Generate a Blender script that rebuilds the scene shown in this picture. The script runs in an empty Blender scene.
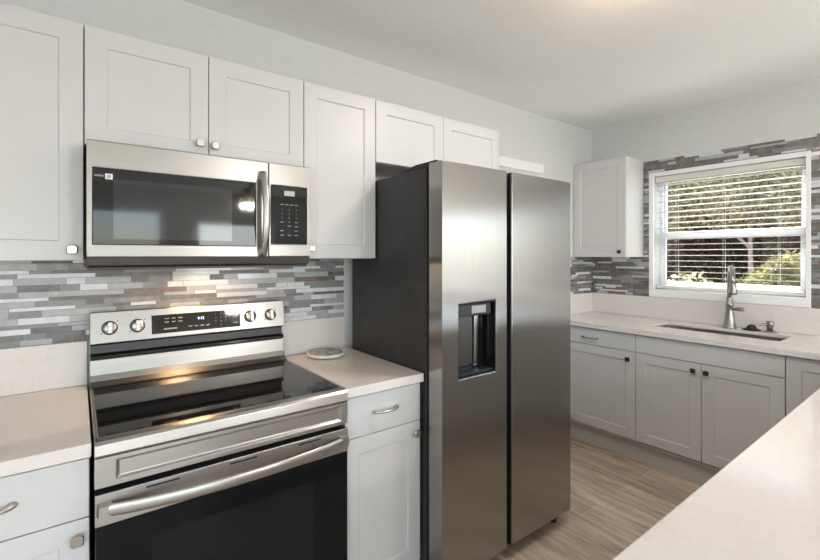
import bpy, bmesh, math, random
from mathutils import Vector, Matrix

S = bpy.context.scene
COL = S.collection

# ------------------------------------------------------------------ camera
cd_ = bpy.data.cameras.new('camera')
cam = bpy.data.objects.new('camera', cd_)
COL.objects.link(cam)
cam.location = (-0.031, -2.046, 1.409)
cam.rotation_euler = (math.pi / 2, 0, -0.6336)
cd_.sensor_fit = 'HORIZONTAL'
cd_.sensor_width = 36.0
cd_.lens = 36.0 * 430.25 / 820
cd_.shift_x = (410 - 394.33) / 820
cd_.shift_y = (255.4 - 280) / 820
cd_.clip_start = 0.02
S.camera = cam

# ------------------------------------------------------------------ exposure
S.view_settings.view_transform = 'Standard'
S.view_settings.look = 'None'
S.view_settings.gamma = 1.0
S.view_settings.use_curve_mapping = False
S.view_settings.exposure = 0.44

# ------------------------------------------------------------------ sky and sun
W = bpy.data.worlds.new('sky')
S.world = W
W.use_nodes = True
nt = W.node_tree
nt.nodes.clear()
out = nt.nodes.new('ShaderNodeOutputWorld')
bg = nt.nodes.new('ShaderNodeBackground')
sky = nt.nodes.new('ShaderNodeTexSky')
sky.sky_type = 'NISHITA'
sky.sun_disc = False
sky.sun_elevation = math.radians(55)
sky.sun_rotation = math.radians(-25)
bg.inputs['Strength'].default_value = 0.55
nt.links.new(sky.outputs[0], bg.inputs[0])
nt.links.new(bg.outputs[0], out.inputs[0])


def lamp(name, kind, loc, energy, color=(1, 1, 1), direction=None, size=None, size_y=None, angle=None):
    L = bpy.data.lights.new(name, kind)
    L.energy = energy
    L.color = color
    if kind == 'AREA':
        L.shape = 'RECTANGLE'
        L.size = size
        L.size_y = size_y
    elif kind == 'SUN':
        L.angle = angle
    elif size:
        L.shadow_soft_size = size
    o = bpy.data.objects.new(name, L)
    COL.objects.link(o)
    o.location = loc
    if direction:
        o.rotation_euler = Vector(direction).to_track_quat('-Z', 'Y').to_euler()
    return o


lamp('sunlight', 'SUN', (0, 0, 8), 17.0, (1, .97, .93), direction=(-.60, -.22, -.76), angle=.012)
# area lights in openings behind the camera; patio and left ones added as fill
DAY = (.92, .965, 1.0)
lamp('fill_light_back', 'AREA', (-.70, -6.70, 1.10), 21, DAY, direction=(0, 1, 0), size=3.4, size_y=2.0)
lamp('daylight_dining_window', 'AREA', (2.25, -6.70, 1.42), 24, DAY, direction=(0, 1, 0), size=1.3, size_y=1.05)
lamp('daylight_side_window', 'AREA', (3.86, -3.35, 1.44), 4.5, (.88, .94, 1.0), direction=(-1, 0, 0), size=1.5, size_y=.92)
lamp('fill_light_left', 'AREA', (-2.86, -4.9, 1.30), 54, DAY, direction=(1, 0, 0), size=2.6, size_y=1.7)

# ------------------------------------------------------------------ helpers
XB = 3.653          # sink wall
ZC = 2.511          # ceiling
TOP = 0.914         # counter height


def mA(u, v, w): return (u, -w, v)                 # faces parallel to the range wall; w = distance from it
def mB(u, v, w): return (XB - w, -u, v)            # faces parallel to the sink wall
def mH(u, v, w): return (u, -v, w)                 # horizontal slabs


class MB:
    def __init__(s):
        s.bm = bmesh.new()

    def face(s, pts, mi=0):
        f = s.bm.faces.new([s.bm.verts.new(p) for p in pts])
        f.material_index = mi
        return f

    def box(s, x0, x1, d0, d1, z0, z1, mi=0):
        v = [s.bm.verts.new((x, -d, z)) for x in (x0, x1) for d in (d0, d1) for z in (z0, z1)]
        for q in ((0, 1, 3, 2), (4, 6, 7, 5), (0, 4, 5, 1), (2, 3, 7, 6), (0, 2, 6, 4), (1, 5, 7, 3)):
            s.bm.faces.new([v[i] for i in q]).material_index = mi
        return s

    def mbox(s, m, u0, u1, v0, v1, w0, w1, mi=0):
        v = [s.bm.verts.new(m(u, vv, w)) for u in (u0, u1) for vv in (v0, v1) for w in (w0, w1)]
        for q in ((0, 1, 3, 2), (4, 6, 7, 5), (0, 4, 5, 1), (2, 3, 7, 6), (0, 2, 6, 4), (1, 5, 7, 3)):
            s.bm.faces.new([v[i] for i in q]).material_index = mi
        return s

    def ring(s, m, O, I, w0, w1, floor=None, inset=0.0, mi=0, through=True):
        """plate w0..w1 with outer rect O and an opening I; floor=level of a recess instead of a through hole"""
        def rect(R, w): return [s.bm.verts.new(m(u, v, w)) for u, v in ((R[0], R[2]), (R[1], R[2]), (R[1], R[3]), (R[0], R[3]))]
        of, inf, ob = rect(O, w1), rect(I, w1), rect(O, w0)
        def strip(a, b):
            for i in range(4):
                j = (i + 1) % 4
                s.bm.faces.new((a[i], a[j], b[j], b[i])).material_index = mi
        strip(of, inf)
        strip(of, ob)
        if floor is not None:
            I2 = (I[0] + inset, I[1] - inset, I[2] + inset, I[3] - inset)
            fl = rect(I2, floor)
            strip(inf, fl)
            s.bm.faces.new(fl).material_index = mi
            s.bm.faces.new(ob).material_index = mi
        else:
            ib = rect(I, w0)
            strip(inf, ib)
            strip(ob, ib)
        return s

    def prism(s, prof, a0, a1, m, mi=0):
        """profile [(p,q)] extruded along a; m(a,p,q)->xyz"""
        A = [s.bm.verts.new(m(a0, p, q)) for p, q in prof]
        B = [s.bm.verts.new(m(a1, p, q)) for p, q in prof]
        n = len(prof)
        for i in range(n):
            j = (i + 1) % n
            s.bm.faces.new((A[i], A[j], B[j], B[i])).material_index = mi
        s.bm.faces.new(A).material_index = mi
        s.bm.faces.new(B).material_index = mi
        return s

    def lathe(s, c, prof, axis=(0, 0, 1), n=24, mi=0, close=True):
        ax = Vector(axis).normalized()
        t = ax.orthogonal().normalized()
        b = ax.cross(t)
        c = Vector(c)
        rings = []
        for r, h in prof:
            if r < 1e-6:
                rings.append([s.bm.verts.new(c + ax * h)])
            else:
                rings.append([s.bm.verts.new(c + ax * h + (t * math.cos(2 * math.pi * k / n) + b * math.sin(2 * math.pi * k / n)) * r) for k in range(n)])
        for A, B in zip(rings, rings[1:]):
            for k in range(n):
                l = (k + 1) % n
                if len(A) == 1 and len(B) == 1: continue
                if len(A) == 1: f = s.bm.faces.new((A[0], B[l], B[k]))
                elif len(B) == 1: f = s.bm.faces.new((A[k], A[l], B[0]))
                else: f = s.bm.faces.new((A[k], A[l], B[l], B[k]))
                f.material_index = mi
                f.smooth = True
        if close:
            for R in (rings[0], rings[-1]):
                if len(R) > 1:
                    s.bm.faces.new(R).material_index = mi
        return s

    def tube(s, path, rad, n=12, mi=0, flat=(1, 1), ref=None):
        P = [Vector(p) for p in path]
        R = rad if isinstance(rad, (list, tuple)) else [rad] * len(P)
        rings = []
        prev = None
        for i, p in enumerate(P):
            T = (P[min(i + 1, len(P) - 1)] - P[max(i - 1, 0)]).normalized()
            if ref is not None: a = Vector(ref)
            elif prev is None: a = T.orthogonal()
            else: a = prev
            a = (a - T * a.dot(T)).normalized()
            prev = a
            b = T.cross(a)
            rings.append([s.bm.verts.new(p + (a * math.cos(2 * math.pi * k / n) * flat[0] + b * math.sin(2 * math.pi * k / n) * flat[1]) * R[i]) for k in range(n)])
        for A, B in zip(rings, rings[1:]):
            for k in range(n):
                l = (k + 1) % n
                f = s.bm.faces.new((A[k], A[l], B[l], B[k]))
                f.material_index = mi
                f.smooth = True
        s.bm.faces.new(rings[0]).material_index = mi
        s.bm.faces.new(rings[-1]).material_index = mi
        return s


def root_loc(o):
    v = Vector((0, 0, 0))
    while o is not None:
        v += o.location
        o = o.parent
    return v


def obj(name, mb, mat, parent=None, bev=0.0, seg=2, recalc=True):
    bm = mb.bm
    if recalc:
        bmesh.ops.recalc_face_normals(bm, faces=bm.faces)
    if parent is not None:
        off = root_loc(parent)
        for v in bm.verts: v.co -= off
    bm.normal_update()
    uv = bm.loops.layers.uv.new('UVMap')
    for f in bm.faces:
        n = f.normal
        k = max(range(3), key=lambda i: abs(n[i]))
        for l in f.loops:
            c = l.vert.co
            l[uv].uv = ((c.x, c.z) if k == 1 else (c.y, c.z) if k == 0 else (c.x, c.y))
    me = bpy.data.meshes.new(name)
    bm.to_mesh(me)
    bm.free()
    for m in (mat if isinstance(mat, (list, tuple)) else [mat]):
        me.materials.append(m)
    o = bpy.data.objects.new(name, me)
    COL.objects.link(o)
    o.parent = parent
    if bev:
        b = o.modifiers.new('bevel', 'BEVEL')
        b.width = bev
        b.segments = seg
        b.limit_method = 'ANGLE'
        b.angle_limit = math.radians(40)
        b.harden_normals = False
    return o


def tag(o, label, cat, group=None):
    o['label'] = label
    o['category'] = cat
    if group: o['group'] = group
    return o


def thing(name, label, cat, loc, group=None):
    o = bpy.data.objects.new(name, None)
    o.empty_display_size = .1
    COL.objects.link(o)
    o.location = (loc[0], -loc[1], loc[2])
    return tag(o, label, cat, group)


def struct(name, mb, mat, parent=None, bev=0):
    o = obj(name, mb, mat, parent, bev)
    if parent is None: o['kind'] = 'structure'
    return o


def text(name, body, size, mat, parent, u, v, w, m=mA, depth=.0004):
    cu = bpy.data.curves.new(name, 'FONT')
    cu.body = body
    cu.size = size
    cu.align_x = 'CENTER'
    cu.align_y = 'CENTER'
    cu.extrude = depth
    cu.resolution_u = 3
    t = bpy.data.objects.new(name, cu)
    COL.objects.link(t)
    dg = bpy.context.evaluated_depsgraph_get()
    me = bpy.data.meshes.new_from_object(t.evaluated_get(dg))
    bpy.data.objects.remove(t)
    off = root_loc(parent)
    for vt in me.vertices:
        c = vt.co.copy()
        vt.co = Vector(m(u + c.x, v + c.y, w + c.z)) - off
    me.materials.clear()
    me.materials.append(mat)
    o = bpy.data.objects.new(name, me)
    COL.objects.link(o)
    o.parent = parent
    return o


# ------------------------------------------------------------------ materials
def mat(name, base, rough=.5, metal=0.0, coat=0.0, spec=.5, aniso=0.0, rot=0.0, emit=None, estr=0.0):
    m = bpy.data.materials.new(name)
    m.use_nodes = True
    n = m.node_tree.nodes
    p = n['Principled BSDF']
    p.inputs['Base Color'].default_value = (*base, 1)
    p.inputs['Roughness'].default_value = rough
    p.inputs['Metallic'].default_value = metal
    p.inputs['Coat Weight'].default_value = coat
    p.inputs['Coat Roughness'].default_value = .05
    p.inputs['Specular IOR Level'].default_value = spec
    if aniso:
        p.inputs['Anisotropic'].default_value = aniso
        p.inputs['Anisotropic Rotation'].default_value = rot
        t = n.new('ShaderNodeTangent')
        t.direction_type = 'UV_MAP'
        t.uv_map = 'UVMap'
        m.node_tree.links.new(t.outputs[0], p.inputs['Tangent'])
    if emit:
        p.inputs['Emission Color'].default_value = (*emit, 1)
        p.inputs['Emission Strength'].default_value = estr
    return m


def N(m, t, **kw):
    n = m.node_tree.nodes.new(t)
    for k, v in kw.items():
        if k in n.inputs: n.inputs[k].default_value = v
        else: setattr(n, k, v)
    return n


def L(m, a, b): m.node_tree.links.new(a, b)


def noise_tint(m, c0, c1, scale, stretch=(1, 1, 1), detail=4, lo=.35, hi=.65, bump=0.0, rough=None):
    """procedural two-colour variation, object space"""
    p = m.node_tree.nodes['Principled BSDF']
    tc = N(m, 'ShaderNodeTexCoord')
    mp = N(m, 'ShaderNodeMapping')
    mp.inputs['Scale'].default_value = stretch
    L(m, tc.outputs['Object'], mp.inputs[0])
    nz = N(m, 'ShaderNodeTexNoise')
    nz.inputs['Scale'].default_value = scale
    nz.inputs['Detail'].default_value = detail
    L(m, mp.outputs[0], nz.inputs['Vector'])
    r = N(m, 'ShaderNodeValToRGB')
    r.color_ramp.elements[0].position = lo
    r.color_ramp.elements[1].position = hi
    r.color_ramp.elements[0].color = (*c0, 1)
    r.color_ramp.elements[1].color = (*c1, 1)
    L(m, nz.outputs[0], r.inputs[0])
    L(m, r.outputs[0], p.inputs['Base Color'])
    if bump:
        b = N(m, 'ShaderNodeBump')
        b.inputs['Strength'].default_value = bump
        b.inputs['Distance'].default_value = .002
        L(m, nz.outputs[0], b.inputs['Height'])
        L(m, b.outputs[0], p.inputs['Normal'])
    if rough:
        mr = N(m, 'ShaderNodeMapRange')
        mr.inputs['To Min'].default_value = rough[0]
        mr.inputs['To Max'].default_value = rough[1]
        L(m, nz.outputs[0], mr.inputs['Value'])
        L(m, mr.outputs[0], p.inputs['Roughness'])
    return m


WALL = noise_tint(mat('wall_paint', (.6, .6, .58), .75), (.655, .668, .648), (.675, .688, .668), 30, bump=.05)
CEIL = noise_tint(mat('ceiling_paint', (.8, .8, .8), .8), (.90, .915, .90), (.92, .935, .92), 40, bump=.08)
CAB = noise_tint(mat('cabinet_white', (.78, .76, .745), .38), (.645, .64, .635), (.665, .66, .655), 6)
CARC = mat('cabinet_carcass', (.63, .615, .605), .5)
TRIMW = mat('trim_white', (.90, .90, .90), .4)
KICK = mat('toe_kick', (.55, .53, .49), .5)  # cabinet colour with the shade under the doors put into it
NICK = mat('brushed_nickel', (.60, .56, .51), .28, 1.0)
NICKD = mat('dark_bronze', (.10, .08, .07), .35, .8)
CHROME = mat('chrome', (.70, .69, .68), .14, 1.0)
FAUC = mat('faucet_nickel', (.36, .34, .325), .36, 1.0)
OVENW = mat('oven_window_glass', (.012, .012, .013), .07, spec=.30)
OVENG = mat('oven_glass', (.008, .008, .009), .05, spec=.22)
BLK = mat('black_plastic', (.015, .015, .016), .35)
BLKG = mat('black_glass', (.008, .008, .009), .04, spec=.45)
GLSD = mat('dark_door_glass', (.016, .017, .019), .06, spec=.7)
GASK = mat('rubber_gasket', (.02, .02, .02), .7)
FSIDE = noise_tint(mat('fridge_side', (.035, .034, .034), .42, .2), (.030, .029, .029), (.040, .039, .039), 12)
STEEL = noise_tint(mat('stainless', (.6, .57, .54), .31, 1.0, aniso=.6, rot=.25), (.48, .455, .43), (.53, .505, .48), 3,
                   stretch=(2, 300, 300), lo=.3, hi=.7)
MSTEEL = noise_tint(mat('stainless_dimmed', (.45, .43, .41), .34, 1.0, aniso=.6, rot=.25), (.37, .352, .335), (.42, .40, .38), 3,  # darker copy of stainless for parts the light makes too bright
                   stretch=(2, 300, 300), lo=.3, hi=.7)
FSTEEL = noise_tint(mat('fridge_stainless', (.5, .48, .46), .24, 1.0, aniso=.88, rot=0.0), (.36, .345, .33), (.41, .39, .375), 3,
                    stretch=(300, 300, 1.5), lo=.3, hi=.7)
DSTEEL = mat('dark_steel', (.12, .11, .105), .35, .9)
SINKS = mat('sink_steel', (.42, .405, .39), .4, 1.0)
ICON = mat('panel_print', (.26, .26, .26), .6)
LCD = mat('lit_display', (.05, .05, .06), .4, emit=(.55, .70, 1.0), estr=3.0)
LCDW = mat('display_window', (.45, .46, .46), .35)
STICK = mat('sticker', (.80, .79, .78), .6)
STICKG = mat('sticker_print', (.40, .40, .40), .6)
WARMB = mat('warm_bulb', (1, .9, .7), .4, emit=(1.0, .62, .30), estr=18)
SHADE = mat('frosted_shade', (.9, .85, .78), .5, emit=(1.0, .68, .40), estr=2.0)
BLADE = mat('fan_blade', (.88, .87, .86), .5)
BRONZE = mat('fan_metal', (.25, .22, .20), .35, .8)
BLIND = mat('blind_slat', (.80, .78, .71), .5)
tl = N(BLIND, 'ShaderNodeBsdfTranslucent'); tl.inputs[0].default_value = (.90, .87, .76, 1)
ms = N(BLIND, 'ShaderNodeMixShader'); ms.inputs[0].default_value = .05
L(BLIND, BLIND.node_tree.nodes['Principled BSDF'].outputs[0], ms.inputs[1]); L(BLIND, tl.outputs[0], ms.inputs[2])
L(BLIND, ms.outputs[0], BLIND.node_tree.nodes['Material Output'].inputs[0])
VINYL = mat('window_vinyl', (.74, .78, .83), .4)

# quartz: warm white, faint veins and specks
QUARTZ = mat('quartz', (.78, .75, .73), .10, coat=.0, spec=.5)
p = QUARTZ.node_tree.nodes['Principled BSDF']
tc = N(QUARTZ, 'ShaderNodeTexCoord')
n1 = N(QUARTZ, 'ShaderNodeTexNoise'); n1.inputs['Scale'].default_value = 5; n1.inputs['Detail'].default_value = 8; n1.inputs['Distortion'].default_value = 1.5
n2 = N(QUARTZ, 'ShaderNodeTexNoise'); n2.inputs['Scale'].default_value = 60; n2.inputs['Detail'].default_value = 3
L(QUARTZ, tc.outputs['Object'], n1.inputs['Vector']); L(QUARTZ, tc.outputs['Object'], n2.inputs['Vector'])
r1 = N(QUARTZ, 'ShaderNodeValToRGB')
r1.color_ramp.elements[0].position = .47; r1.color_ramp.elements[0].color = (.765, .715, .682, 1)
r1.color_ramp.elements[1].position = .53; r1.color_ramp.elements[1].color = (.765, .715, .682, 1)
e = r1.color_ramp.elements.new(.5); e.color = (.745, .69, .655, 1)
r2 = N(QUARTZ, 'ShaderNodeValToRGB')
r2.color_ramp.elements[0].position = .30; r2.color_ramp.elements[0].color = (.955, .945, .94, 1)
r2.color_ramp.elements[1].position = .42; r2.color_ramp.elements[1].color = (1, 1, 1, 1)
mx = N(QUARTZ, 'ShaderNodeMix', data_type='RGBA', blend_type='MULTIPLY')
mx.inputs[0].default_value = 1.0
L(QUARTZ, n1.outputs[0], r1.inputs[0]); L(QUARTZ, n2.outputs[0], r2.inputs[0])
L(QUARTZ, r1.outputs[0], mx.inputs[6]); L(QUARTZ, r2.outputs[0], mx.inputs[7]); L(QUARTZ, mx.outputs[2], p.inputs['Base Color'])

# mosaic strip tiles
TILES = [mat('tile_grout', (.33, .32, .31), .8),
         noise_tint(mat('tile_white_glass', (.72, .73, .77), .10, spec=.6), (.66, .67, .71), (.76, .77, .80), 40),
         noise_tint(mat('tile_pale_grey', (.45, .46, .48), .12), (.40, .41, .43), (.47, .48, .50), 30),
         noise_tint(mat('tile_mid_grey', (.26, .26, .27), .12), (.23, .235, .24), (.29, .29, .30), 30),
         noise_tint(mat('tile_taupe', (.20, .16, .135), .16), (.165, .132, .112), (.235, .19, .165), 30),
         noise_tint(mat('tile_stone_grey', (.17, .165, .16), .3), (.13, .127, .125), (.20, .195, .19), 30)]

# floor: long vinyl planks running beside the sink wall
FLOOR = mat('floor_planks', (.3, .25, .2), .42)
p = FLOOR.node_tree.nodes['Principled BSDF']
tc = N(FLOOR, 'ShaderNodeTexCoord')
mp = N(FLOOR, 'ShaderNodeMapping'); mp.inputs['Rotation'].default_value = (0, 0, math.pi / 2)
L(FLOOR, tc.outputs['Object'], mp.inputs[0])
br = N(FLOOR, 'ShaderNodeTexBrick')
br.offset = .37
br.inputs['Color1'].default_value = (.47, .375, .295, 1)
br.inputs['Color2'].default_value = (.60, .495, .40, 1)
br.inputs['Mortar'].default_value = (.30, .235, .185, 1)
br.inputs['Scale'].default_value = 1.0
br.inputs['Mortar Size'].default_value = .0012
br.inputs['Brick Width'].default_value = 1.2
br.inputs['Row Height'].default_value = .18
L(FLOOR, mp.outputs[0], br.inputs['Vector'])
mp2 = N(FLOOR, 'ShaderNodeMapping'); mp2.inputs['Scale'].default_value = (14, 1.6, 1)
L(FLOOR, tc.outputs['Object'], mp2.inputs[0])
nz = N(FLOOR, 'ShaderNodeTexNoise'); nz.inputs['Scale'].default_value = 1.6; nz.inputs['Detail'].default_value = 8; nz.inputs['Roughness'].default_value = .62; nz.inputs['Distortion'].default_value = .8
L(FLOOR, mp2.outputs[0], nz.inputs['Vector'])
rr = N(FLOOR, 'ShaderNodeValToRGB')
rr.color_ramp.elements[0].position = .33; rr.color_ramp.elements[0].color = (.62, .60, .58, 1)
rr.color_ramp.elements[1].position = .66; rr.color_ramp.elements[1].color = (1.3, 1.3, 1.3, 1)
L(FLOOR, nz.outputs[0], rr.inputs[0])
mx = N(FLOOR, 'ShaderNodeMix', data_type='RGBA', blend_type='MULTIPLY'); mx.inputs[0].default_value = 1.0
L(FLOOR, br.outputs[0], mx.inputs[6]); L(FLOOR, rr.outputs[0], mx.inputs[7]); L(FLOOR, mx.outputs[2], p.inputs['Base Color'])
bp_ = N(FLOOR, 'ShaderNodeBump'); bp_.inputs['Strength'].default_value = .12; bp_.inputs['Distance'].default_value = .003
L(FLOOR, nz.outputs[0], bp_.inputs['Height']); L(FLOOR, bp_.outputs[0], p.inputs['Normal'])

# window glass: clear pane with a weak mirror reflection
GLASS = bpy.data.materials.new('window_glass')
GLASS.use_nodes = True
gn = GLASS.node_tree.nodes
gn.clear()
go = gn.new('ShaderNodeOutputMaterial'); gm = gn.new('ShaderNodeMixShader'); gt = gn.new('ShaderNodeBsdfTransparent'); gg = gn.new('ShaderNodeBsdfGlossy')
gg.inputs['Roughness'].default_value = .02
gm.inputs[0].default_value = .06; L(GLASS, gt.outputs[0], gm.inputs[1]); L(GLASS, gg.outputs[0], gm.inputs[2]); L(GLASS, gm.outputs[0], go.inputs[0])


def leaf_mat(name, c0, c1):
    m = noise_tint(mat(name, c0, .55, spec=.3), c0, c1, 11, detail=5, lo=.40, hi=.62)
    pb = m.node_tree.nodes['Principled BSDF']
    tl = N(m, 'ShaderNodeBsdfTranslucent')
    ms = N(m, 'ShaderNodeMixShader')
    ms.inputs[0].default_value = .5
    L(m, pb.inputs['Base Color'].links[0].from_socket, tl.inputs[0])
    L(m, pb.outputs[0], ms.inputs[1])
    L(m, tl.outputs[0], ms.inputs[2])
    L(m, ms.outputs[0], m.node_tree.nodes['Material Output'].inputs[0])
    return m


LEAF_PALE = leaf_mat('leaf_pale_green', (.06, .066, .03), (.68, .61, .36))  # dark end paints shaded gaps into the leaves, cream end their highlights
LEAF_DARK = leaf_mat('leaf_dark_green', (.045, .055, .025), (.13, .13, .06))
LEAF_YEL = leaf_mat('leaf_yellow_green', (.08, .085, .03), (.36, .33, .13))
LEAF_BRN = leaf_mat('leaf_brown', (.06, .044, .032), (.19, .135, .095))  # brown undergrowth tone, darkened to carry the shade under the tree
BARK = noise_tint(mat('bark', (.3, .22, .17), .9), (.20, .145, .115), (.42, .32, .27), 20)
SOIL = noise_tint(mat('soil', (.2, .15, .1), .95), (.34, .29, .22), (.50, .44, .35), 5)

# ------------------------------------------------------------------ room shell
XL, DBACK = -2.70, 6.60
WIN = (.514, 1.402, 1.128, 2.030)      # opening of the sink window: d0,d1,z0,z1

struct('floor', MB().box(XL - .15, XB + .15, -.15, DBACK + .15, -.12, 0), FLOOR)
struct('ceiling', MB().box(XL - .15, XB + .15, -.15, DBACK + .15, ZC, ZC + .15), CEIL)
struct('wall_range', MB().box(XL - .15, XB + .15, -.15, 0, 0, ZC), WALL)
# sink wall with two openings
SW = (2.60, 4.10, .98, 1.90)
b = MB()
for d0, d1, z0, z1 in ((0, WIN[0], 0, ZC), (WIN[0], WIN[1], 0, WIN[2]), (WIN[0], WIN[1], WIN[3], ZC), (WIN[1], SW[0], 0, ZC),
                       (SW[0], SW[1], 0, SW[2]), (SW[0], SW[1], SW[3], ZC), (SW[1], DBACK, 0, ZC)):
    b.box(XB, XB + .15, d0, d1, z0, z1)
struct('wall_sink', b, WALL)
b = MB()
PD = (-2.45, 1.05, .06, 2.10); DW = (1.60, 2.90, .90, 1.95)  # PD is an opening added for fill light, DW the reflected window
for x0, x1, z0, z1 in ((XL - .15, PD[0], 0, ZC), (PD[0], PD[1], 0, PD[2]), (PD[0], PD[1], PD[3], ZC), (PD[1], DW[0], 0, ZC),
                       (DW[0], DW[1], 0, DW[2]), (DW[0], DW[1], DW[3], ZC), (DW[1], XB + .15, 0, ZC)):
    b.box(x0, x1, DBACK, DBACK + .15, z0, z1)
struct('wall_back', b, WALL)
LW = (3.60, 6.20, .45, 2.15)  # opening added for the left fill light
b = MB()
for d0, d1, z0, z1 in ((0, LW[0], 0, ZC), (LW[0], LW[1], 0, LW[2]), (LW[0], LW[1], LW[3], ZC), (LW[1], DBACK, 0, ZC)):
    b.box(XL - .15, XL, d0, d1, z0, z1)
struct('wall_left', b, WALL)

# the sink window: casing, vinyl single-hung unit, panes
win = MB()
win.ring(mB, (.484, 1.424, 1.083, 2.062), WIN, -.001, .020)            # casing
w1 = struct('window_1', win, TRIMW, bev=.002)
obj('sill', MB().mbox(mB, WIN[0], WIN[1], 1.128, 1.142, -.10, .018), TRIMW, w1, .002)
b = MB().ring(mB, (WIN[0], WIN[1], 1.142, WIN[3]), (.540, 1.378, 1.165, 2.005), -.140, -.095)
obj('frame', b, VINYL, w1, .002)
b = MB().ring(mB, (.540, 1.378, 1.540, 2.005), (.560, 1.358, 1.578, 1.990), -.135, -.112)
sh = obj('upper_sash', b, VINYL, w1, .002)
obj('pane', MB().mbox(mB, .560, 1.358, 1.578, 1.990, -.126, -.122), GLASS, sh)
b = MB().ring(mB, (.540, 1.378, 1.165, 1.594), (.562, 1.356, 1.205, 1.550), -.115, -.096)
sh = obj('lower_sash', b, VINYL, w1, .002)
obj('pane', MB().mbox(mB, .562, 1.356, 1.205, 1.550, -.108, -.104), GLASS, sh)

# openings behind the camera (two reflected, patio door and left window added for fill)
def plain_window(name, m, R, w0, w1, bars):
    o = struct(name, MB().ring(m, (R[0] - .07, R[1] + .07, R[2] - .07, R[3] + .07), R, w0, w1), TRIMW, bev=.003)
    f = MB()
    for q in bars: f.mbox(m, *q)
    obj('frame', f, VINYL, o)
    return o

plain_window('window_2', mA, DW, DBACK - .02, DBACK, [(DW[0], DW[1], 1.40, 1.44, DBACK + .06, DBACK + .10), (DW[0], DW[0] + .04, DW[2], DW[3], DBACK + .06, DBACK + .10), (DW[1] - .04, DW[1], DW[2], DW[3], DBACK + .06, DBACK + .10)])
plain_window('window_3', mB, SW, .001, .02, [(3.33, 3.37, SW[2], SW[3], -.12, -.08)])
plain_window('fill_opening_back', mA, PD, DBACK - .02, DBACK, [(-.75, -.65, PD[2], PD[3], DBACK + .05, DBACK + .10)])
def mL(u, v, w): return (XL + w, -u, v)
plain_window('fill_opening_left', mL, LW, .001, .02, [(4.88, 4.92, LW[2], LW[3], -.12, -.08)])
# ------------------------------------------------------------------ mosaic backsplashes
def mosaic(name, label, m, R, holes, weights, seed, w=.001):
    rnd = random.Random(seed)
    b = MB()
    def clip(u0, u1, v0, v1, hs):
        if not hs: return [(u0, u1, v0, v1)]
        h = hs[0]; outp = []
        if u1 <= h[0] or u0 >= h[1] or v1 <= h[2] or v0 >= h[3]:
            return clip(u0, u1, v0, v1, hs[1:])
        if u0 < h[0]: outp += clip(u0, h[0], v0, v1, hs[1:])
        if u1 > h[1]: outp += clip(h[1], u1, v0, v1, hs[1:])
        c0, c1 = max(u0, h[0]), min(u1, h[1])
        if v0 < h[2]: outp += clip(c0, c1, v0, h[2], hs[1:])
        if v1 > h[3]: outp += clip(c0, c1, h[3], v1, hs[1:])
        return outp
    for q in clip(*R, holes): b.mbox(m, *q, w, w + .005, 0)
    v = R[2]
    while v < R[3] - .004:
        h = rnd.choice((.0135, .0165, .021, .0245))
        v1 = min(v + h, R[3])
        if R[3] - v1 < .009: v1 = R[3]
        u = R[0] - rnd.random() * .12
        last = -1
        while u < R[1]:
            ln = rnd.choice((.06, .09, .12, .15, .19, .23))
            k = rnd.choices((1, 2, 3, 4, 5), weights)[0]
            if k == last: k = rnd.choices((1, 2, 3, 4, 5), weights)[0]
            last = k
            a0, a1 = max(u, R[0]) + .0008, min(u + ln, R[1]) - .0008
            th = rnd.choice((.007, .0085, .010))
            if a1 - a0 > .006:
                for q in clip(a0, a1, v + .0008, v1 - .0008, holes):
                    if q[1] - q[0] > .003 and q[3] - q[2] > .002:
                        b.mbox(m, *q, w + .004, w + th, k)
            u += ln
        v = v1
    o = obj(name, b, TILES)
    return tag(o, label, 'backsplash')


mosaic('tile_backsplash', 'grey and white glass strip mosaic backsplash on the wall behind the range', mA, (-1.2, 1.127, 1.081, 1.393), [(-.012, .748, 1.36, 1.40)],
       (26, 22, 28, 7, 16), 5)
mosaic('tile_backsplash', 'brown and grey strip mosaic backsplash surrounding the sink window', mB, (.012, 2.60, 1.081, 2.160),
       [(.484, 1.424, 1.05, 2.062), (0, .440, 1.396, 2.2)], (12, 14, 16, 34, 24), 11)
mosaic('tile_backsplash', 'small patch of strip mosaic with shade put into darker tiles on range wall in corner behind the fridge', mA, (3.0, XB, 1.081, 1.396), [], (12, 12, 22, 16, 38), 23)  # darker tile mix paints the shade under the corner cabinet

# ------------------------------------------------------------------ cabinets
ST = .062


def shaker(m, u0, u1, v0, v1, w0, w1, parent, name='door'):
    b = MB().ring(m, (u0, u1, v0, v1), (u0 + ST, u1 - ST, v0 + ST, v1 - ST), w0, w1, floor=w1 - .006, inset=.003)
    return obj(name, b, CAB, parent, .0012, 2)


def knob(m, u, v, w, parent, mt=None):
    mt = mt or NICK
    c = Vector(m(u, v, w)); ax = Vector(m(u, v, w + 1)) - c
    b = MB().lathe(c, [(.009, 0), (.009, .002), (.0055, .004), (.0055, .014)], ax, 16)
    hb = .0125
    pr = [(.006, .012), (.014, .0155), (.0145, .021), (.012, .0245), (.0, .0255)]
    # square cushion head
    U = Vector(m(u + 1, v, w)) - c; V = Vector(m(u, v + 1, w)) - c
    rings = []
    for r, h in pr[:-1]:
        q = []
        for k in range(24):
            a = 2 * math.pi * (k + .5) / 24
            ca, sa = math.cos(a), math.sin(a)
            sc = r / max((abs(ca) ** 5 + abs(sa) ** 5) ** .2, 1e-6)
            q.append(b.bm.verts.new(c + U * ca * sc + V * sa * sc + ax * h))
        rings.append(q)
    for A, B in zip(rings, rings[1:]):
        for k in range(24):
            f = b.bm.faces.new((A[k], A[(k + 1) % 24], B[(k + 1) % 24], B[k])); f.smooth = True
    b.bm.faces.new(rings[0]); b.bm.faces.new(rings[-1])
    return obj('knob', b, mt, parent)


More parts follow.
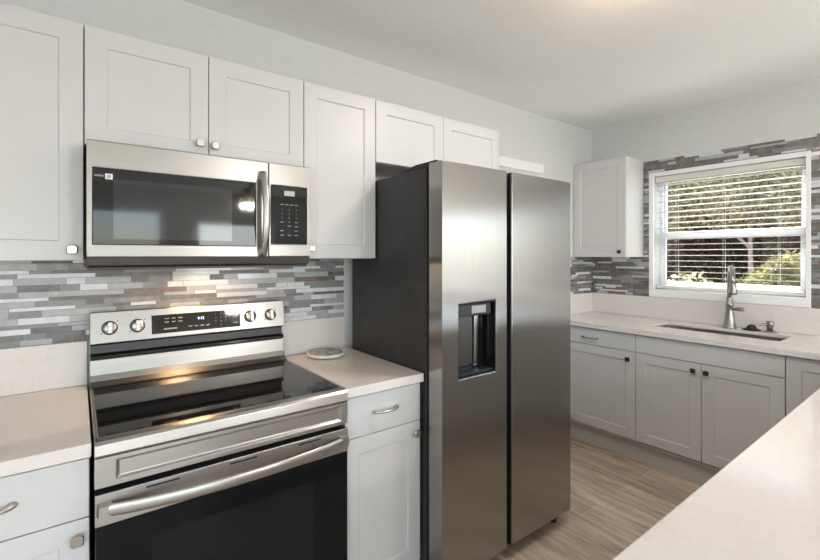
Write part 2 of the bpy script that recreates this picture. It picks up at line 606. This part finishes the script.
def pull(m, u0, u1, v, w, parent, mt=None):
    b = MB()
    path, rad = [], []
    for i in range(17):
        t = i / 16
        path.append(m(u0 + (u1 - u0) * t, v, w + .006 + .024 * math.sin(math.pi * t) ** .6))
        rad.append(.0052 + .0022 * abs(2 * t - 1) ** 2)
    b.tube(path, rad, 12)
    for uu in (u0 + .004, u1 - .004):
        c = Vector(m(uu, v, w)); ax = Vector(m(uu, v, w + 1)) - c
        b.lathe(c, [(.008, 0), (.0075, .006), (.0065, .012)], ax, 14)
    return obj('pull', b, mt or NICK, parent)


UD = .2956
def upper(label, x0, x1, z0, z1, doors, knobs):
    t = thing('wall_cabinet', label, 'cabinet', ((x0 + x1) / 2, UD / 2, z0), 'white wall cabinets over the range wall')
    obj('body', MB().box(x0, x1, .0005, UD - .0205, z0, z1), CARC, t, .001)
    ds = [shaker(mA, a, bb, z0 + .0015, z1 - .0015, UD - .0195, UD, t) for a, bb in doors]
    for i, u, v in knobs: knob(mA, u, v, UD, ds[i])
    return t


upper('tall white wall cabinet at far left edge, left of the microwave', -.400, -.0165, 1.392, 2.174, [(-.398, -.018)], [(0, -.047, 1.428)])
upper('short white two-door wall cabinet directly above the microwave', -.0155, .7635, 1.776, 2.174, [(-.0140, .3705), (.3735, .7620)], [(0, .339, 1.832), (1, .393, 1.829)])
upper('tall white wall cabinet between microwave and fridge', .7645, 1.1415, 1.394, 2.174, [(.766, 1.140)], [(0, .795, 1.440)])
upper('short white two-door wall cabinet above the refrigerator', 1.1425, 2.055, 1.866, 2.174, [(1.144, 1.588), (1.591, 2.0535)], [])
# cabinet in the corner beside the window
t = thing('wall_cabinet', 'white wall cabinet on the sink wall left of the window', 'cabinet', (XB - UD / 2, .22, 1.396), 'white wall cabinets over the range wall')
del t['group']
obj('body', MB().mbox(mB, .0005, .437, 1.396, 2.174, .0005, UD - .0205), CAB, t, .001)
dr = shaker(mB, .004, .4355, 1.3975, 2.1725, UD - .0195, UD, t)
knob(mB, .392, 1.438, UD, dr, NICKD)

BD = .64
def base_A(label, x0, x1, split, pull_u, knob_u):
    t = thing('base_cabinet', label, 'cabinet', ((x0 + x1) / 2, BD / 2, 0))
    obj('body', MB().box(x0, x1, .001, BD - .0205, .115, .8765), CARC, t, .001)
    obj('toe_kick', MB().box(x0, x1, .001, BD - .085, .0, .115), KICK, t)
    d = obj('drawer', MB().box(x0 + .0015, x1 - .0015, BD - .0195, BD, split + .0015, .8685), CAB, t, .0015)
    pull(mA, pull_u[0], pull_u[1], .797, BD, d)
    dr = shaker(mA, x0 + .0015, x1 - .0015, .120, split - .0015, BD - .0195, BD, t)
    knob(mA, knob_u, .665, BD, dr)
    return t


base_A('white base cabinet at lower left edge, left of the range', -.385, -.006, .713, (-.265, -.157), -.033)
base_A('white base cabinet with drawer between range and fridge', .771, 1.139, .713, (.900, 1.012), 1.108)

# sink-wall run
WB = XB - 3.013
def base_B(label, d0, d1):
    t = thing('base_cabinet', label, 'cabinet', (XB - WB / 2, (d0 + d1) / 2, 0))
    obj('toe_kick', MB().mbox(mB, d0, d1, .0, .125, .001, WB - .045), KICK, t)
    return t


t = base_B('white base cabinet with drawer in the corner right behind the fridge', .001, .6615)
obj('body', MB().mbox(mB, .001, .6615, .125, .8765, .001, WB - .0205), CARC, t, .001)
d = obj('drawer', MB().mbox(mB, .10, .660, .7535, .8685, WB - .0195, WB), CAB, t, .0015)
pull(mB, .285, .400, .803, WB, d, FAUC)
dr = shaker(mB, .10, .660, .155, .7495, WB - .0195, WB, t)
knob(mB, .617, .699, WB, dr, NICKD)
t = base_B('white two-door sink base cabinet under the window', .6625, 1.4305)
b = MB()          # open-topped body so the bowl hangs inside it
for q in ((.6625, .680, .125, .8765, .001, WB - .0205), (1.413, 1.4305, .125, .8765, .001, WB - .0205), (.680, 1.413, .125, .143, .001, WB - .0205), (.680, 1.413, .143, .8765, .001, .012), (.680, 1.413, .74, .8765, WB - .038, WB - .0205)):
    b.mbox(mB, *q)
obj('body', b, CARC, t, .001)
obj('false_front', MB().mbox(mB, .664, 1.429, .7535, .8685, WB - .0195, WB), CAB, t, .0015)
dr = shaker(mB, .664, 1.0435, .155, .7495, WB - .0195, WB, t); knob(mB, 1.006, .703, WB, dr, NICKD)
dr = shaker(mB, 1.0465, 1.429, .155, .7495, WB - .0195, WB, t); knob(mB, 1.074, .703, WB, dr, NICKD)
t = base_B('white base cabinet at right, partly hidden by peninsula counter', 1.4315, 1.740)
obj('body', MB().mbox(mB, 1.4315, 1.740, .125, .8765, .001, WB - .0205), CARC, t, .001)
dr = shaker(mB, 1.433, 1.738, .155, .8685, WB - .0195, WB, t)

# ------------------------------------------------------------------ worktops
def worktop(label, loc, slab, up, extra=None):
    t = thing('countertop', label, 'countertop', loc)
    obj('slab', slab, QUARTZ, t, .003)
    for u in up: obj('upstand', u, QUARTZ, t, .002)
    return t


worktop('warm white quartz countertop left of the range', (-.6, .33, .877), MB().box(-1.2, -.003, .001, .661, .8775, TOP), [MB().box(-1.2, -.003, .001, .020, TOP + .0005, 1.081)])
worktop('warm white quartz countertop between the range and the fridge', (.95, .33, .877), MB().box(.768, 1.1415, .001, .661, .8775, TOP),
        [MB().box(.004, 1.130, .001, .020, TOP + .0005, 1.081)])
SK = (3.225, 3.500, .668, 1.362)
b = MB().ring(mH, (2.988, XB - .001, .001, 2.60), SK, .895, TOP)
b.box(2.988, 3.030, .001, 2.60, .8775, .8949)
t = worktop('white quartz countertop along sink wall under the window', (3.3, .9, .877), b,
            [MB().mbox(mB, .0215, 2.60, TOP + .0005, 1.081, .001, .020), MB().box(3.0, XB - .0005, .001, .020, TOP + .0005, 1.081)])
t = thing('countertop', 'bright white quartz peninsula countertop in lower right foreground', 'countertop', (1.75, 2.15, .877))
obj('slab', MB().box(.550, 2.986, 1.690, 2.60, .8775, TOP), QUARTZ, t, .004)
t = thing('base_cabinet', 'white base cabinet under the peninsula countertop', 'cabinet', (1.75, 2.15, 0))
obj('body', MB().box(.580, 2.985, 1.745, 2.34, .11, .8765), CARC, t, .002)
obj('toe_kick', MB().box(.600, 2.985, 1.80, 2.30, 0, .11), KICK, t)
for i in range(4): shaker(mA, .590 + i * .598, 1.185 + i * .598, .12, .868, 1.744, 1.7445 - .019, t)

# ------------------------------------------------------------------ sink, tap and deck fittings
b = MB()
x0, x1, d0, d1 = SK[0] + .003, SK[1] - .003, SK[2] + .003, SK[3] - .003
for q in ((x0 - .02, x0, d0 - .02, d1 + .02, .68, .8945), (x1, x1 + .02, d0 - .02, d1 + .02, .68, .8945), (x0, x1, d0 - .02, d0, .68, .8945), (x0, x1, d1, d1 + .02, .68, .8945), (x0 - .02, x1 + .02, d0 - .02, d1 + .02, .665, .68)):
    b.box(*q)
t = thing('kitchen_sink', 'undermount stainless sink bowl sunk into the sink wall countertop', 'sink', ((x0 + x1) / 2, (d0 + d1) / 2, .665))
obj('bowl', b, SINKS, t)
obj('drain', MB().lathe(((x0 + x1) / 2, -(d0 + d1) / 2, .680), [(.055, 0), (.055, .003), (.04, .003), (.035, .001), (0, .001)], n=24), CHROME, t)

FX, FD = 3.560, 1.032
t = thing('faucet', 'brushed nickel pull-down gooseneck faucet in front of the window', 'faucet', (FX, FD, TOP))
obj('base', MB().lathe((FX, -FD, TOP), [(.040, 0), (.040, .006), (.036, .012), (.029, .05), (.022, .11), (.0195, .15), (.023, .155), (.023, .165), (.019, .170), (.019, .205), (.016, .21)], n=24), FAUC, t)
fdir = Vector((-.938, -.346, 0)).normalized()
rch = .105
path, cz = [], 1.225
for z in (TOP + .20, 1.15, 1.19, cz): path.append((FX, -FD, z))
for k in range(1, 13):
    a = math.pi * k / 12
    q = Vector((FX, -FD, cz)) + fdir * (rch - rch * math.cos(a)) + Vector((0, 0, rch * math.sin(a)))
    path.append(tuple(q))
obj('spout', MB().tube(path, .0145, 16), FAUC, t)
e = Vector(path[-1])
obj('spray_head', MB().lathe(e + Vector((0, 0, .006)), [(.015, 0), (.0175, -.006), (.018, -.02), (.0215, -.05), (.0245, -.062), (.0245, -.068)], n=24), FAUC, t)
obj('spray_nozzle', MB().lathe(e + Vector((0, 0, -.062)), [(.021, 0), (.021, -.006), (0, -.006)], n=20), BLK, t)
b = MB()
ld = Vector((-.35, -.94, .05)).normalized()
hp = Vector((FX, -FD, 1.045))
b.tube([hp + ld * .010, hp + ld * .045], .010, 14)
b.tube([hp + ld * .045, hp + ld * .085], [.012, .015], 14)
obj('lever', b, FAUC, t)

t = thing('sink_stopper', 'black sink stopper lying on the counter between faucet and soap dispenser', 'stopper', (3.565, 1.150, TOP))
obj('flange', MB().lathe((3.565, -1.150, TOP), [(.048, 0), (.050, .004), (.044, .009), (.02, .011)], n=28), BLK, t)
obj('grip', MB().lathe((3.565, -1.150, TOP + .010), [(.030, 0), (.026, .010), (.020, .020), (.018, .025), (0, .027)], n=20), BLK, t)
t = thing('soap_dispenser', 'short nickel soap dispenser on the counter right of the faucet', 'dispenser', (3.562, 1.245, TOP))
obj('flange', MB().lathe((3.562, -1.245, TOP), [(.034, 0), (.034, .004), (.022, .008)], n=24), FAUC, t)
obj('body', MB().lathe((3.562, -1.245, TOP + .006), [(.016, 0), (.016, .03), (.0185, .032), (.0185, .062), (.014, .066), (0, .066)], n=20), FAUC, t)
obj('nozzle', MB().tube([(3.562, -1.245, TOP + .046), (3.53, -1.225, TOP + .050), (3.50, -1.207, TOP + .044)], [.009, .008, .006], 10), FAUC, t)

# ------------------------------------------------------------------ trivet
t = thing('trivet', 'round grey marble trivet with white rim beside the range', 'trivet', (.955, .130, TOP))
obj('slab', MB().lathe((.955, -.130, TOP + .0045), [(.088, 0), (.092, .002), (.092, .012), (.090, .014)], n=48),
    noise_tint(mat('trivet_white_edge', (.75, .73, .71), .3), (.70, .68, .66), (.80, .78, .76), 20), t)
obj('inlay', MB().lathe((.955, -.130, TOP + .0185), [(.0850, 0), (.0850, .0015), (0, .0015)], n=48),
    noise_tint(mat('grey_marble', (.3, .3, .3), .2), (.22, .22, .23), (.48, .47, .47), 28, detail=8), t)
for k in range(3):
    a = 2 * math.pi * k / 3 + .4
    obj('foot', MB().lathe((.955 + .06 * math.cos(a), -.130 + .06 * math.sin(a), TOP), [(.008, 0), (.008, .0045)], n=12), BLK, t)

# ------------------------------------------------------------------ range
RX0, RX1 = .003, .765
t = thing('range', 'freestanding stainless electric range with black glass cooktop', 'stove', (.384, .34, 0))
obj('body', MB().box(.006, .762, .03, .635, .05, .903), BLK, t, .002)
for q in ((.03, .07), (.70, .07), (.03, .56), (.70, .56)):
    obj('foot', MB().lathe((q[0] + .02, -q[1], 0), [(.018, 0), (.016, .05)], n=14), BLK, t)
obj('cooktop', MB().box(.013, .755, .112, .658, .9035, .9175), BLKG, t, .0015)
for u in (.003, .7555):
    obj('side_trim', MB().box(u, u + .0095, .112, .658, .896, .9185), STEEL, t, .002)
obj('front_trim', MB().prism([(.640, .876), (.676, .876), (.679, .882), (.676, .908), (.668, .9155), (.6585, .9185), (.640, .9185), (.640, .904)], RX0, RX1, lambda a, p, q: (a, -p, q)), STEEL, t, .0012)
obj('upper_panel', MB().ring(mA, (RX0, RX1, .794, .8735), (.052, .738, .808, .862), .636, .674, floor=.666, inset=.006), STEEL, t, .002)
dr = obj('oven_door', MB().box(RX0 + .002, RX1 - .002, .637, .672, .140, .7785), BLK, t, .003)
obj('door_glass', MB().box(RX0 + .003, RX1 - .003, .6725, .6765, .142, .694), OVENG, dr, .001)
obj('oven_window', MB().box(.135, .630, .6768, .6775, .260, .628), OVENW, dr)
obj('door_band', MB().box(RX0 + .001, RX1 - .001, .6725, .678, .695, .7785), STEEL, dr, .0015)
for u in (.12, .345, .57):
    obj('dark_slot', MB().box(u, u + .085, .6782, .6788, .7640, .7685), BLK, dr)  # thin dark strips along the top of the door band
b = MB()
path, rad = [], []
for i in range(25):
    s = i / 24
    path.append((.009 + .750 * s, -(.685 + .050 * (1 - abs(2 * s - 1) ** 2.4)), .740))
b.tube(path, .0170, 20, flat=(1.0, .36), ref=(0, 0, 1))
for u in (.012, .728):
    b.box(u, u + .028, .677, .698, .7235, .7545)
obj('door_handle', b, STEEL, dr)
obj('storage_drawer', MB().box(RX0 + .002, RX1 - .002, .637, .674, .055, .136), STEEL, t, .003)
# back guard
mP = lambda a, p, q: (a, -p, q)
bgd = obj('backguard', MB().prism([(.0215, .9185), (.060, .9185), (.056, 1.012), (.050, 1.020), (.046, 1.064), (.052, 1.072), (.052, 1.188), (.0215, 1.188)], RX0 + .003, RX1 - .003, mP), BLK, t, .001)
obj('backguard_ledge', MB().prism([(.056, 1.013), (.070, 1.016), (.068, 1.026), (.052, 1.034)], RX0 + .002, RX1 - .002, mP), BLKG, bgd, .001)
obj('lower_steel_panel', MB().prism([(.057, 1.010), (.064, 1.011), (.066, .990), (.0685, .955), (.080, .934), (.100, .922), (.108, .9188), (.061, .9188)], RX0 + .001, RX1 - .001, mP), MSTEEL, bgd, .001)
PT, PB = (.062, 1.193), (.081, 1.074)      # leaning face of the control panel
cp = obj('control_panel', MB().prism([(.052, 1.074), PB, PT, (.052, 1.193)], RX0, RX1, mP), MSTEEL, bgd, .003)
sl = (PB[0] - PT[0]) / (PB[1] - PT[1])
def mC(u, v, w): return (u, -(PT[0] + (v - PT[1]) * sl + w), v)       # the leaning face
dsp = obj('display', MB().mbox(mC, .207, .556, 1.092, 1.166, .0004, .0018), BLKG, cp)
text('clock_digits', '9:12', .015, LCD, dsp, .392, 1.141, .0020, mC)
for u, w_ in ((.262, .016), (.287, .014), (.312, .016)):
    for v in (1.150, 1.136):
        obj('button_mark', MB().mbox(mC, u - w_ / 2, u + w_ / 2, v - .002, v + .002, .0018, .0021), ICON, dsp)
obj('button_mark', MB().mbox(mC, .250, .300, 1.106, 1.112, .0018, .0021), ICON, dsp)
for u in (.350, .373, .396, .419):
    obj('button_mark', MB().mbox(mC, u - .007, u + .007, 1.109, 1.114, .0018, .0021), ICON, dsp)
for i, ch in enumerate('1234567890'):
    text('keypad_digit', ch, .0095, ICON, dsp, .452 + .021 * (i % 3) + (.021 if i == 9 else 0), 1.153 - .0155 * (i // 3), .0020, mC)
for v in (1.150, 1.136, 1.110):
    obj('button_mark', MB().mbox(mC, .524, .544, v - .003, v + .003, .0018, .0021), ICON, dsp)
fn = Vector((0, -1, sl * -1)).normalized(); fn = Vector((0, -1, -sl)).normalized()
fn = Vector((0, -math.cos(math.atan(sl)), -math.sin(math.atan(sl))))
fn = Vector((0, -1, 0)) if fn.y > 0 else fn
for u in (.066, .158, .602, .695):
    c = Vector(mC(u, 1.131, .0005))
    k = obj('knob', MB().lathe(c, [(.026, 0), (.026, .003), (.0225, .004), (.0225, .016), (.0205, .019), (0, .019)], fn, 28), STEEL, cp)
    up = Vector((0, 0, 1)); up = (up - fn * up.dot(fn)).normalized(); sd = Vector((1, 0, 0))
    b = MB()
    v8 = [b.bm.verts.new(c + sd * (a * .0075) + up * (bb * .0215) + fn * h) for a in (-1, 1) for bb in (-1, 1) for h in (.017, .030)]
    for q in ((0, 1, 3, 2), (4, 6, 7, 5), (0, 4, 5, 1), (2, 3, 7, 6), (0, 2, 6, 4), (1, 5, 7, 3)): b.bm.faces.new([v8[i] for i in q])
    obj('grip', b, STEEL, k, .002)
    obj('collar', MB().lathe(c, [(.0265, .0032), (.0225, .0045)], fn, 28, close=False), BLK, k)
    for a, bb in ((-.026, -.020), (.026, .024)):
        obj('burner_mark', MB().mbox(mC, u + a - .002, u + a + .002, 1.131 + bb - .002, 1.131 + bb + .002, .0003, .0008), BLK, cp)

# ------------------------------------------------------------------ over-the-range microwave
MX0, MX1 = -.0105, .7465
t = thing('microwave', 'stainless over-the-range microwave hung above the range', 'microwave', (.368, .2, 1.362))
obj('body', MB().box(MX0 + .002, MX1 - .002, .012, .366, 1.372, 1.7735), DSTEEL, t, .002)
dr = obj('door', MB().ring(mA, (MX0, .5685, 1.404, 1.7735), (.0045, .520, 1.444, 1.687), .367, .400, floor=.390, inset=.001), MSTEEL, t, .003)
obj('door_glass', MB().box(.0060, .5185, .3905, .3975, 1.4455, 1.6855), BLKG, dr)
obj('window_screen', MB().box(.060, .430, .3977, .3980, 1.462, 1.655), GLSD, dr)
obj('maker_label', MB().box(.010, .034, .3977, .3983, 1.659, 1.665), ICON, dr)
st = obj('sticker', MB().box(.038, .058, .3977, .3985, 1.652, 1.670), STICK, dr)
obj('sticker_print', MB().box(.043, .053, .3986, .3988, 1.656, 1.666), STICKG, st)
b = MB()
path = []
for i in range(21):
    s = i / 20
    path.append((.5435, -(.409 + .040 * (1 - abs(2 * s - 1) ** 2.2)), 1.405 + .325 * s))
b.tube(path, .0135, 14, flat=(1.0, .62), ref=(1, 0, 0))
b.box(.533, .554, .399, .412, 1.407, 1.432); b.box(.533, .554, .399, .412, 1.702, 1.728)
obj('handle', b, STEEL, dr)
cpn = obj('control_panel', MB().ring(mA, (.571, MX1, 1.404, 1.7735), (.578, .731, 1.453, 1.687), .367, .400, floor=.392, inset=.001), MSTEEL, t, .003)
kg = obj('keypad_glass', MB().box(.5795, .7295, .3925, .3985, 1.4545, 1.6855), BLKG, cpn)
obj('display', MB().box(.633, .677, .3986, .3990, 1.648, 1.668), LCDW, kg)
for i, ch in enumerate('1234567890'):
    text('keypad_digit', ch, .011, ICON, kg, .624 + .030 * (i % 3) + (.030 if i == 9 else 0), 1.592 - .0165 * (i // 3), .3988)
for u, v in ((.624, 1.612), (.644, 1.612), (.664, 1.612), (.684, 1.612), (.624, 1.542), (.684, 1.542), (.654, 1.527), (.684, 1.525), (.684, 1.508), (.624, 1.508), (.624, 1.490), (.654, 1.490), (.684, 1.490)):
    obj('button_mark', MB().box(u - .007, u + .007, .3986, .3989, v - .0018, v + .0018), ICON, kg)
obj('bottom_vent', MB().prism([(.366, 1.404), (.392, 1.4035), (.386, 1.377), (.366, 1.369)], MX0 + .001, MX1 - .001, mP), DSTEEL, t, .001)
obj('underside', MB().box(MX0 + .004, MX1 - .004, .014, .366, 1.362, 1.3715), BLK, t, .001)
LX, LD = .375, .20
ul = obj('cooktop_lamp', MB().box(LX - .045, LX + .045, LD - .022, LD + .022, 1.3585, 1.3618), WARMB, t)

# ------------------------------------------------------------------ refrigerator
t = thing('refrigerator', 'tall stainless side-by-side refrigerator with dark grey sides', 'refrigerator', (1.583, .42, 0))
FX0, FX1, FS0, FS1 = 1.146, 2.062, 1.552, 1.5765
obj('cabinet_body', MB().box(FX0 + .002, FX1 - .002, .060, .667, .075, 1.777), FSIDE, t, .004)
obj('door_gasket', MB().box(FX0 + .012, FX1 - .012, .667, .687, .09, 1.768), GASK, t)
b = MB(); b.box(FX0 + .03, FX1 - .03, .60, .70, .022, .075)
obj('base_grille', b, BLK, t, .002)
for x in (FX0 + .06, FX1 - .06):
    for d in (.14, .70):
        obj('roller_foot', MB().lathe((x, -d, 0), [(.022, 0), (.022, .012), (.012, .016), (.012, .078)], n=14), BLK, t)
for x0, x1 in ((FX0 + .01, FX0 + .13), (FX1 - .13, FX1 - .01)):
    obj('hinge_cover', MB().prism([(.485, 1.7775), (.720, 1.7775), (.720, 1.804), (.585, 1.804), (.505, 1.791)], x0, x1, mP), GASK, t, .003)
DZ0, DZ1, DF = .070, 1.794, .768
HO = (1.236, 1.471, .892, 1.207)
# freezer door: plate with dispenser opening, its inner edge cut back for the grip
def door_plate(x0, x1, hole, name, side):
    b = MB()
    if hole:
        b.ring(mA, (x0, x1, DZ0, DZ1), hole, DF - .080, DF)
    else:
        b.box(x0, x1, DF - .080, DF, DZ0, DZ1)
    return obj(name, b, FSTEEL, t, .004, 3)


fd_ = door_plate(FX0, FS0 - .008, HO, 'freezer_door', 1)
rd_ = door_plate(FS1 + .005, FX1, None, 'fridge_door', -1)
# grip pockets along the meeting edges
obj('grip_pocket', MB().box(FS0 - .0075, FS0 + .000, DF - .078, DF - .017, DZ0 + .004, DZ1 - .01), BLK, fd_)
obj('grip_pocket', MB().box(FS1 - .001, FS1 + .0045, DF - .078, DF - .003, DZ0 + .004, 1.494), BLK, rd_)
obj('grip_edge', MB().box(FS0 - .0078, FS0 - .002, DF - .017, DF - .005, 1.495, DZ1 - .004), DSTEEL, fd_)
obj('grip_edge', MB().box(FS1 - .0005, FS1 + .0046, DF - .060, DF - .003, 1.495, DZ1 - .004), DSTEEL, rd_)
b = MB().ring(mA, (HO[0] + .0005, HO[1] - .0005, HO[2] + .0005, HO[3] - .0005), (HO[0] + .004, HO[1] - .004, HO[2] + .004, HO[3] - .004), DF - .079, DF - .002, floor=DF - .071, inset=.012)
ds = obj('dispenser_recess', b, BLKG, fd_, .001)
obj('dispenser_head', MB().box(1.256, 1.452, DF - .069, DF - .013, 1.148, 1.2015), BLK, ds, .004)
obj('dispenser_control', MB().box(1.325, 1.415, DF - .0125, DF - .0085, 1.158, 1.194), FAUC, ds, .003)
obj('paddle', MB().prism([(DF - .066, .915), (DF - .060, .915), (DF - .056, 1.147), (DF - .062, 1.147)], 1.392, 1.420, mP), CHROME, ds, .002)
obj('back_panel', MB().box(1.252, 1.388, DF - .0695, DF - .066, .925, 1.146), DSTEEL, ds)
obj('drip_tray', MB().box(1.242, 1.465, DF - .067, DF - .015, .897, .908), BLK, ds, .002)
b = MB(); b.box(HO[0], HO[1], DF - .001, DF + .0025, HO[2] - .004, HO[2] + .001)
obj('dispenser_lip', b, CHROME, fd_, .001)
obj('door_badge', MB().box(1.982, 2.022, DF, DF + .0012, 1.748, 1.754), CHROME, rd_)

# thin white fitting on the wall over the fridge
t = thing('wall_vent', 'slim white rectangular cover on the range wall right of fridge cabinets', 'vent', (2.62, .01, 2.062))
obj('frame', MB().box(2.33, 2.918, .0005, .016, 2.050, 2.121), TRIMW, t, .003)

# ------------------------------------------------------------------ window blind
t = thing('window_blind', 'white horizontal slat blind hanging in the sink window', 'blind', (XB + .045, .962, 1.146))
BD0, BD1 = .519, 1.397
obj('headrail', MB().mbox(mB, BD0, BD1, 1.985, 2.028, -.070, -.012), BLIND, t, .003)
b = MB()
zs = 1.962
nsl = 0
while zs > 1.200:
    b.mbox(mB, BD0 + .004, BD1 - .004, -.0012, .0012, -.024, .024)
    for v in list(b.bm.verts)[-8:]:
        q = v.co
        w = XB - q.x
        q.z += zs + w * .06 + (.0022 if abs(w) < .02 else 0)
        q.x = XB + .048 - w
    zs -= .0425
    nsl += 1
obj('slats', b, BLIND, t)
obj('bottom_rail', MB().mbox(mB, BD0 + .004, BD1 - .004, 1.150, 1.176, -.072, -.026), BLIND, t, .003)
b = MB()
for u in (.66, .96, 1.26):
    for w in (-.024, -.072): b.tube([mB(u, 1.160, w), mB(u, 1.988, w)], .0009, 6)
obj('ladder_cord', b, BLIND, t)
obj('tilt_wand', MB().tube([mB(.585, 1.98, -.018), mB(.587, 1.42, -.014)], .0035, 8), VINYL, t)

# ------------------------------------------------------------------ lamps of the room
CX, CDD = 1.68, 1.285
t = thing('ceiling_light', 'bronze-rimmed round ceiling light just peeking in at the top edge', 'lamp', (CX, CDD, 2.35))
obj('canopy', MB().lathe((CX, -CDD, ZC), [(.16, 0), (.17, -.010), (.15, -.02), (.02, -.022)], n=40), BRONZE, t)
obj('shade', MB().lathe((CX, -CDD, ZC - .023), [(.12, 0), (.115, -.02), (.09, -.05), (.05, -.068), (.012, -.072)], n=40), SHADE, t)
lamp('ceiling_light_bulb', 'POINT', (CX, -CDD, 2.38), 3, (1, .72, .50), size=.10)
lamp('ceiling_light_glow', 'AREA', (CX, -CDD, 2.405), 8, (1, .98, .96), direction=(0, 0, -1), size=.22, size_y=.22)
lamp('cooktop_lamp_bulb', 'AREA', (LX, -LD, 1.356), 1.2, (1, .62, .34), direction=(0, -.15, -1), size=.09, size_y=.04)

fx, fdd = 1.95, 4.9
t = thing('ceiling_fan', 'white five-blade ceiling fan with warm lamps reflected in microwave door', 'fan', (fx, fdd, 2.02))
obj('canopy', MB().lathe((fx, -fdd, ZC), [(.07, 0), (.07, -.02), (.02, -.06), (.014, -.06), (.014, -.14)], n=24), BRONZE, t)
obj('motor', MB().lathe((fx, -fdd, 2.37), [(.04, 0), (.11, -.02), (.12, -.06), (.10, -.10), (.05, -.13)], n=28), BRONZE, t)
for k in range(5):
    a = 2 * math.pi * k / 5 + .35
    b = MB()
    ca, sa = math.cos(a), math.sin(a)
    def mF(u, v, w): return (fx + u * ca - v * sa, -fdd + u * sa + v * ca, 2.30 + w + v * .15)
    b.mbox(mF, .10, .66, -.065, .065, 0, .008)
    obj('blade', b, BLADE, t, .003)
for k in range(4):
    a = 2 * math.pi * k / 4 + .2
    c = (fx + .10 * math.cos(a), -fdd + .10 * math.sin(a), 2.22)
    sh = obj('lamp_shade', MB().lathe(c, [(.03, 0), (.05, -.03), (.065, -.09)], n=20, close=False), SHADE, t)
    lamp('fan_bulb', 'POINT', (c[0], c[1], c[2] - .115), 16, (1, .94, .89), size=.03)
    obj('bulb', MB().lathe((c[0], c[1], c[2] - .01), [(.012, 0), (.028, -.03), (.028, -.05), (0, -.075)], n=16), WARMB, sh)

# ------------------------------------------------------------------ garden outside the sink window
struct('ground', MB().box(XB + .16, 14, -6, 8, -.35, -.25), SOIL)


def foliage(rnd, b, c, r, n, size, hollow=.35):
    c = Vector(c)
    for _ in range(n):
        while True:
            q = Vector((rnd.uniform(-1, 1), rnd.uniform(-1, 1), rnd.uniform(-1, 1)))
            if hollow < q.length < 1: break
        pnt = c + Vector((q.x * r[0], q.y * r[1], q.z * r[2]))
        dirv = Vector((rnd.gauss(0, 1), rnd.gauss(0, 1), rnd.gauss(0, .7))).normalized()
        sd = dirv.cross(Vector((rnd.gauss(0, 1), rnd.gauss(0, 1), rnd.gauss(0, 1)))).normalized()
        up = dirv.cross(sd)
        s = size * rnd.uniform(.6, 1.4)
        a = pnt; e_ = pnt + dirv * s
        m1 = pnt + dirv * s * .45 + sd * s * .22 + up * s * .05
        m2 = pnt + dirv * s * .45 - sd * s * .22 + up * s * .05
        b.face((a, m1, e_, m2))


def shrub(name, label, cat, base, clumps, lm, trunks, seed, size):
    rnd = random.Random(seed)
    t = thing(name, label, cat, base)
    b = MB()
    for c, r, n in clumps: foliage(rnd, b, (c[0], -c[1], c[2]), r, n, size)
    obj('foliage', b, lm, t, recalc=False)
    b = MB()
    for pth, r in trunks:
        b.tube([(x, -d, z) for x, d, z in pth], [r * (1 - .5 * i / (len(pth) - 1)) for i in range(len(pth))], 8)
    obj('trunk', b, BARK, t)
    return t


shrub('leafy_tree', 'pale green leafy tree filling the top half of the window view', 'tree', (8.0, .04, -.25),
      [((8.3, -.25, 2.50), (.9, .75, .72), 10000), ((8.4, -1.25, 2.45), (.8, .75, .72), 10000), ((8.1, .60, 2.45), (.7, .6, .70), 7000), ((8.5, -.4, 3.25), (.9, 1.7, .5), 6000)], LEAF_PALE,
      [([(8.02, .06, -.25), (8.0, .04, .9), (8.03, .02, 1.7), (8.1, -.05, 2.6)], .04), ([(8.0, .04, 1.5), (8.1, -.4, 2.0), (8.3, -.8, 2.6)], .024)], 1, .062)
shrub('garden_hedge', 'dark brown-green hedge in shade behind the trees outside the window', 'hedge', (9.9, -.4, -.25),
      [((9.9, d_, z_), (.6, .9, .7), 2600) for d_ in (-2.6, -1.7, -.8, .1, 1.0) for z_ in (.35, 1.2, 2.0, 2.8)], LEAF_BRN,
      [([(9.9, d_, -.25), (9.95, d_ + .1, .8), (9.8, d_ - .1, 1.7)], .04) for d_ in (-2.0, -1.1, -.2, .7)], 2, .10)
shrub('garden_bush', 'yellow-green bush low at the right side of the window view', 'bush', (5.6, .92, -.25),
      [((5.6, .95, 1.02), (.32, .27, .42), 6500), ((5.6, .72, .86), (.32, .26, .40), 3500)], LEAF_YEL,
      [([(5.6, .92, -.25), (5.6, .92, .4), (5.62, .90, 1.1)], .02)], 3, .045)
shrub('garden_bush', 'sparse pale bush low at the left side of the window view', 'bush', (5.6, .08, -.25),
      [((5.6, .08, .80), (.32, .30, .42), 1800)], LEAF_PALE,
      [([(5.6, .08, -.25), (5.6, .08, .4), (5.63, .10, 1.0)], .018)], 4, .055)

t = thing('added_fence', 'added dark brown board fence closing bright gaps behind all the plants outside', 'fence', (10.9, .8, -.25))  # dark fence added behind the plants to block bright sky gaps
obj('boards', (lambda b: ([b.box(10.9, 10.925, -5 + .145 * i, -5 + .145 * i + .14, -.25, 2.3 + .012 * (i * 7 % 3)) for i in range(76)], b)[1])(MB()),
    noise_tint(mat('fence_wood', (.07, .05, .04), .85), (.045, .034, .027), (.10, .075, .06), 3, stretch=(1, 6, .4)), t)
for z in (.2, 1.6): obj('rail', MB().box(10.855, 10.8995, -5, 6, z, z + .09), BARK, t)
